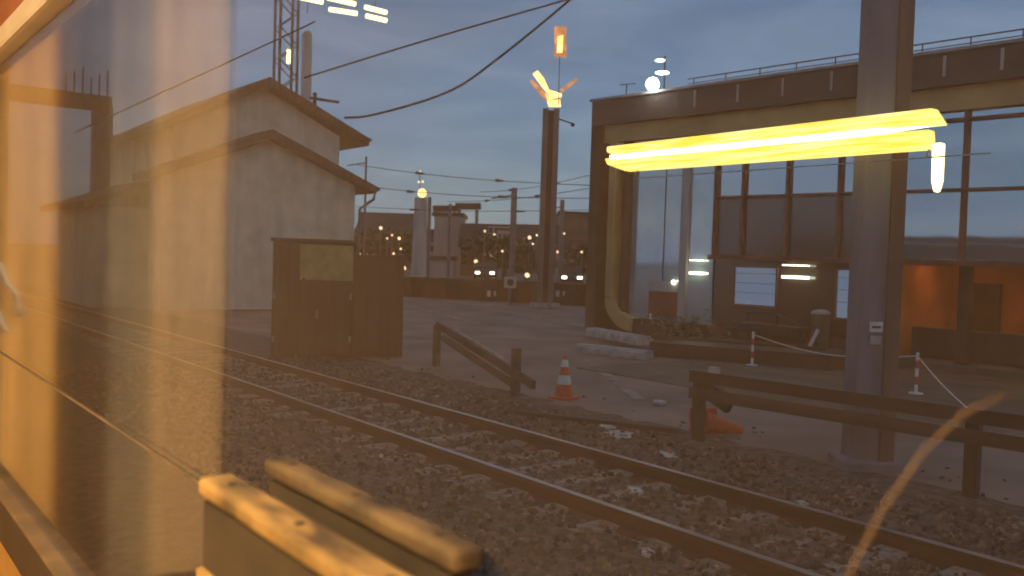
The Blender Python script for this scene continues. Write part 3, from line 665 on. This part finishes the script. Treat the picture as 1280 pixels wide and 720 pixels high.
for u, v, lb in ((697, 367, 'white marker pair on the red wall right of the double mast'), (611, 367, 'white marker on the red wall left of the dwarf signal')):
    c = px(u, v, 43.5); mk = thing('wall_marker', c, lb, 'marker')
    b = MB(); b.box(c, (.18, .08, .3), am); b.build('plate', 'pale', mk)
    b = MB(); b.box(c+Rt*.3, (.1, .08, .24), am); b.build('plate', 'slab', mk)

def block(name, u0, u1, vt, d, dep, mm, label, roofm='farroof', floors=0, cols=0, vb=None, pitched=False):
    a, c = px(u0, vt, d), px(u1, vt, d); z1 = (a.z+c.z)/2; mid = (a+c)/2 + Vector((Fw.x, Fw.y, 0))*dep/2
    w = (Vector((c.x, c.y))-Vector((a.x, a.y))).length; t = thing(name, (mid.x, mid.y, GZ), label, 'building')
    b = MB(); b.box((mid.x, mid.y, (z1+GZ-.1)/2), (w, dep, z1-GZ+.1), am); b.build('wall', mm, t)
    fv = Vector((Fw.x, Fw.y, 0)).normalized(); rv = Vector((math.cos(am), math.sin(am), 0))
    if pitched:
        f0 = mid - fv*dep*.55; e = rv*(w/2+.4)
        p0, p1 = f0-e, f0+e; b = MB()
        b.prism([Vector((p0.x, p0.y, z1)), Vector((p0.x, p0.y, z1))+fv*dep*.55+Vector((0, 0, dep*.3)), Vector((p0.x, p0.y, z1))+fv*dep*1.1], p1-p0); b.build('roof', roofm, t)
    else:
        b = MB(); b.box((mid.x, mid.y, z1+.2), (w+.6, dep+.6, .45), am); b.build('roof', roofm, t)
    for fl_ in range(floors):
        zz = GZ + (z1-GZ)*(fl_+.55)/floors
        for k in range(cols):
            p = mid - fv*(dep/2+.03) + rv*(w*((k+.5)/cols-.5))
            b = MB(); b.box((p.x, p.y, zz), (w/cols*.62, .12, (z1-GZ)/floors*.5), am); b.build('window', 'farwin', t)
    return t
block('office_block', 700, 762, 268, 150, 14, 'fardark', 'wide office block with dark window bands far right of the double mast', floors=5, cols=1)
block('apartment_block', 588, 690, 283, 210, 14, 'farwall', 'long pale apartment slab on the horizon behind the slim masts', floors=4, cols=14)
block('silo_building', 543, 577, 270, 110, 9, 'farwall', 'pale windowless block building right of the lamp tower')
block('low_warehouse', 576, 604, 309, 105, 10, 'fardark', 'low brown warehouse at the foot of the pale block', pitched=True)
block('brick_terrace', 446, 512, 292, 140, 12, 'fardark', 'low brick terrace just right of the house gutter', pitched=True, floors=2, cols=5)
block('long_shed', 640, 700, 314, 130, 14, 'fardark', 'long low shed left of the double mast', pitched=True, floors=1, cols=6)
block('flat_kiosk', 530, 566, 325, 92, 5, 'farwall', 'small pale kiosk below the windowless block')
block('brick_hall', 700, 748, 312, 110, 10, 'farwall', 'pale hall with dark openings below the office block', floors=2, cols=4)
for u0, u1, v, lb in ((542, 573, 261, 'dark flat canopy left above the distant roofs'), (570, 601, 258, 'dark flat canopy seen above the pale block')):
    a, c = px(u0, v, 160), px(u1, v, 160); t = thing('roof_canopy', ((a.x+c.x)/2, (a.y+c.y)/2, GZ), lb, 'canopy')
    b = MB(); b.bar(a, c, 4, 1.0); b.build('slab', 'farroof', t)
    for e in (.15, .85):
        p = a.lerp(c, e); b = MB(); b.bar(p, (p.x, p.y, GZ), .4, .4); b.build('post', 'steel', t)
def litwin(t, u, v, d, w_=.9, h_=.9, m='L_small'):
    p = px(u, v, d); MB().box(p, (w_, .1, h_), am).build('glowing_window', m, t)
for u0, u1, vt, d, mm, pit, lw, lb in ((508, 545, 303, 150, 'farwall', True, ((515, 312), (532, 314)), 'pale gabled shed with two lit windows behind the lamp tower'),
        (598, 622, 303, 120, 'fardark', False, ((603, 315), (616, 321)), 'small dark flat roofed depot left of the slim free mast'),
        (648, 676, 296, 160, 'farwall', False, ((654, 304), (664, 309), (672, 304)), 'pale three window block between the slim free mast and the double mast'),
        (455, 476, 300, 120, 'farwall', False, ((460, 318), (470, 325)), 'small pale depot beside the house downpipe'),
        (622, 646, 288, 190, 'farwall', False, (), 'pale tower block right behind the slim free mast')):
    t = block('town_building', u0, u1, vt, d, 8, mm, lb, pitched=pit, floors=2, cols=4)
    for u, v in lw: litwin(t, u, v, d-.6)
# trees
def tree(u, vt, d, wd, label):
    p = px(u, vt, d); hgt = p.z-GZ; x_, y_ = p.x, p.y
    t = thing('bare_tree', (x_, y_, GZ), label, 'tree', 'dark trees across the yard')
    b = MB(); b.cyl((x_, y_, GZ), (x_, y_, GZ+hgt*.5), .28, .14, 8)
    for k in range(6):
        a = k*1.05; b.cyl((x_, y_, GZ+hgt*.35), (x_+math.cos(a)*wd*.33, y_+math.sin(a)*wd*.33, GZ+hgt*random.uniform(.6, .85)), .1, .03, 5)
    b.build('trunk', 'bark', t)
    bm = bmesh.new()
    clumps = [(Vector((random.gauss(0, wd*.26), random.gauss(0, wd*.26), hgt*random.uniform(.35, .9))), random.uniform(.14, .26)*wd) for _ in range(13)]
    for cc, cr_ in clumps:
        for _ in range(75):
            v = Vector((random.gauss(0, 1), random.gauss(0, 1), random.gauss(0, .8))).normalized()*cr_*random.random()**.4
            c = Vector((x_, y_, GZ)) + cc + v; s = random.uniform(.12, .3)
            rot = Matrix.Rotation(random.random()*6.28, 3, Vector((random.random()-.5, random.random()-.5, random.random()-.5)).normalized())
            bm.faces.new([bm.verts.new(c + rot @ Vector(q)*s) for q in ((-1, -.5, 0), (1, -.5, .2), (1.1, .5, 0), (-.8, .6, .1))])
    x = MB(); x.bm.free(); x.bm = bm; x.build('crown', 'foliage', t)
for u, vt, d, wd, lb in ((452, 286, 98, 6, 'dark tree just right of the house downpipe'), (478, 291, 104, 6, 'dark tree midway between house and lamp tower'), (502, 289, 110, 6, 'dark tree immediately left of the lamp tower'),
        (612, 297, 96, 5, 'dark tree between the pale block and the slim free mast'), (632, 301, 100, 5, 'dark low tree right behind the slim free mast'), (660, 306, 92, 5, 'broad dark tree left of the double mast'), (722, 309, 95, 5, 'dark tree in front of the pale hall by the building corner')):
    tree(u, vt, d, wd, lb)
# street lamps
slp = None
lamps = [(476, 285, 88), (490, 294, 90), (484, 298, 95), (499, 298, 97), (501, 311, 86), (492, 317, 80), (505, 335, 74), (606, 289, 90), (618, 293, 95), (662, 297, 86), (671, 294, 88), (666, 305, 90), (659, 344, 62), (692, 296, 88), (705, 292, 86), (702, 276, 120), (697, 315, 80), (450, 318, 84), (595, 327, 76), (628, 314, 88), (727, 315, 84)]
for i, (u, v, d_) in enumerate(lamps):
    p = px(u, v, d_); t = thing('street_lamp', (p.x, p.y, GZ), 'small glowing street lamp far across the yard', 'street lamp', 'street lamps across the yard')
    b = MB(); b.cyl((p.x, p.y, GZ), (p.x, p.y, p.z), .06, .04, 6); b.build('pole', 'steel', t)
    b = MB(); b.ball(p, .13 if i % 3 else .2, 1); b.build('lamp', 'L_small', t)
# cars with headlights
def car(u, v, d_, label, ang):
    p = px(u, v, d_); cx, cy = p.x, p.y; t = thing('parked_car', (cx, cy, GZ), label, 'car', 'cars across the yard')
    g0 = p.z-.62; fwd = Vector((-Fw.x, -Fw.y, 0)).normalized(); sd = Vector((fwd.y, -fwd.x, 0))
    def w(a, s, z): return Vector((cx, cy, g0+z)) + fwd*(a-2.2) + sd*s
    b = MB(); prof = [(-2.1, .25), (2.15, .25), (2.2, .7), (1.2, .95), (.6, 1.42), (-1.2, 1.42), (-1.9, .95), (-2.15, .8)]
    b.prism([w(a, -.85, z) for a, z in prof], sd*1.7); b.build('body', 'black', t, bevel=.08)
    b = MB(); b.prism([w(1.16, -.7, .99), w(1.16, .7, .99), w(.66, .6, 1.4), w(.66, -.6, 1.4)], fwd*.03+Vector((0, 0, .03))); b.build('windscreen', 'farwin', t)
    for s in (-1, 1):
        b = MB(); b.box(w(2.2, s*.58, .62), (.34, .12, .17), am); b.build('headlight', 'L_head', t)
        for a in (-1.3, 1.35): b = MB(); b.cyl(w(a, s*.8, .32), w(a, s*.9, .32), .32, .32, 14); b.build('wheel', 'black', t)
car(606, 341, 70, 'car with bright headlights left of the dwarf signal', 0)
car(715, 347, 66, 'car with bright headlights right of the double mast', 0)

# ------------------------------------------------------------------ own train: coach wall, window, fittings
PX = .45
ct = thing('train_coach', (-1, 0, .95), 'inside of the train coach around the window, red brown panel, cream trim', 'train carriage')
Y0, Y1 = -1.6, 3.42
def cb(x0, x1, y0, y1, z0, z1, nm, mm, par=None, bevel=0): return MB().box(((x0+x1)/2, (y0+y1)/2, (z0+z1)/2), (x1-x0, y1-y0, z1-z0), 0).build(nm, mm, par or ct, bevel=bevel)
cb(.42, .50, Y0, Y1, 2.80, 3.35, 'upper_panel', 'coachwall')
cb(.42, .50, Y0, Y1, .95, 1.36, 'lower_panel', 'amberpanel')
cb(.42, .52, Y1, 24, .95, 3.35, 'side_wall', 'coachhull'); cb(.42, .52, -14, Y0, .95, 3.35, 'side_wall', 'coachhull')
cb(-2.5, -2.4, -14, 24, .95, 3.35, 'side_wall', 'ceiling')
cb(-2.5, .52, -14, 24, .8, .947, 'floor', 'floorm'); cb(-2.5, .52, -14, 24, 3.353, 3.45, 'ceiling', 'ceiling')
cb(-2.35, .40, -14, 24, 3.45, 3.75, 'roof', 'coachhull'); cb(-2.3, .3, -14, 24, .2, .795, 'underframe', 'black')
cb(-2.4, .42, -1.7, -1.64, .95, 3.35, 'bulkhead', 'ceiling')
BY = 3.36
cb(-2.4, .418, BY+.04, BY+.08, .95, 3.35, 'bulkhead', 'coachwall')
def curtain(x0, x1, mm):
    b = MB(); n = max(3, int((x1-x0)/.012)); pts = []
    for i in range(n+1):
        x_ = x0+(x1-x0)*i/n; pts.append((x_, BY+.005*math.sin(i*.8)+.012*math.sin(i*.23+x0*9)))
    poly = [(a, y, .96) for a, y in pts] + [(a, y+.012, .96) for a, y in pts[::-1]]
    b.prism(poly, (0, 0, 2.38)); b.build('curtain', mm, ct, smooth=False)
curtain(.217, .415, 'curtain_amber'); curtain(.059, .215, 'curtain_dim'); curtain(-.09, .057, 'curtain_grey'); curtain(-.36, -.092, 'curtain_tan'); curtain(-.8, -.40, 'curtain_grey'); curtain(-1.5, -.82, 'curtain_amber')
for y_ in (-.9, .6, 2.1): cb(-1.35, -.75, y_-.45, y_+.45, 3.30, 3.35, 'ceiling_lamp', 'L_interior')
b = MB()
for q in (((.41, 2.13), (.385, 2.06), (.36, 2.03), (.345, 1.95)), ((.412, 1.97), (.40, 1.93), (.385, 1.90))): b.tube([(x_, BY-.05, z_) for x_, z_ in q], .008, 8)
b.build('highlight_cord', 'white', ct, smooth=True)  # pale tubes added as wiggly highlights in the mirrored coach
# window
tw = thing('train_window', (PX, 1.0, 1.5), 'long train window, amber reflections of the lit coach on its left half', 'train window')
cb(PX-.005, PX+.003, 1.19, Y1-.02, 1.49, 2.73, 'reflecting_pane', 'pane_mirror', tw)
cb(PX-.005, PX+.003, Y0+.02, 1.188, 1.49, 2.73, 'veil_pane', 'pane_veil', tw)
cb(.405, .46, Y0, Y1, 2.735, 2.80, 'top_trim', 'trim', tw, bevel=.012)
cb(.415, .455, Y0, Y1, 1.36, 1.478, 'bottom_gasket', 'gasket', tw)
cb(.41, .455, Y0, Y1, 1.478, 1.488, 'bottom_trim', 'strip', tw, bevel=.003)
b = MB(); b.bar((.443, .9, 1.855), (.443, 3.3, 1.868), .003, .003); b.build('glazing_strip', 'strip', tw)
cb(.41, .46, Y1-.03, Y1, 1.49, 2.735, 'side_trim', 'gasket', tw)
# armrest, and its double image in the glass built as a second one
for x0, x1, y0_, y1_, lb, mm in ((.314, .352, .50, .91, 'worn yellow wooden armrest below the window, nearer than its double image', 'woodtop'), (.404, .436, .57, .955, 'dimmer double image of the wooden armrest, right against the window', 'woodghost')):
    t = thing('armrest', ((x0+x1)/2, .7, 1.3), lb, 'armrest', 'wooden armrest and its double image')
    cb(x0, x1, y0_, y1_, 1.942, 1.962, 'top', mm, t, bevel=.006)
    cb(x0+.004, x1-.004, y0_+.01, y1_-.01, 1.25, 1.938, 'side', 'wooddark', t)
    for q in (.12, .5, .88): MB().cyl(((x0+x1)/2, y0_+(y1_-y0_)*q, 1.960), ((x0+x1)/2, y0_+(y1_-y0_)*q, 1.9632), .0045, n=10).build('screw', 'wooddark', t)
    b = MB(); b.box(((x0+.002), (y0_+y1_)/2, 1.862), (.008, y1_-y0_-.02, .014)); b.build('moulding', mm, t)
hd = thing('bent_cable', (.4, .2, 2.0), 'thin amber cable curving up in the lower right corner', 'cable')
P = [(.375, .228, 2.02), (.386, .222, 2.052), (.40, .213, 2.086), (.417, .203, 2.114), (.435, .192, 2.133), (.455-.012, .178, 2.142)]
b = MB(); b.tube(P, .0009, 8); b.build('sheath', 'brass', hd, smooth=True)
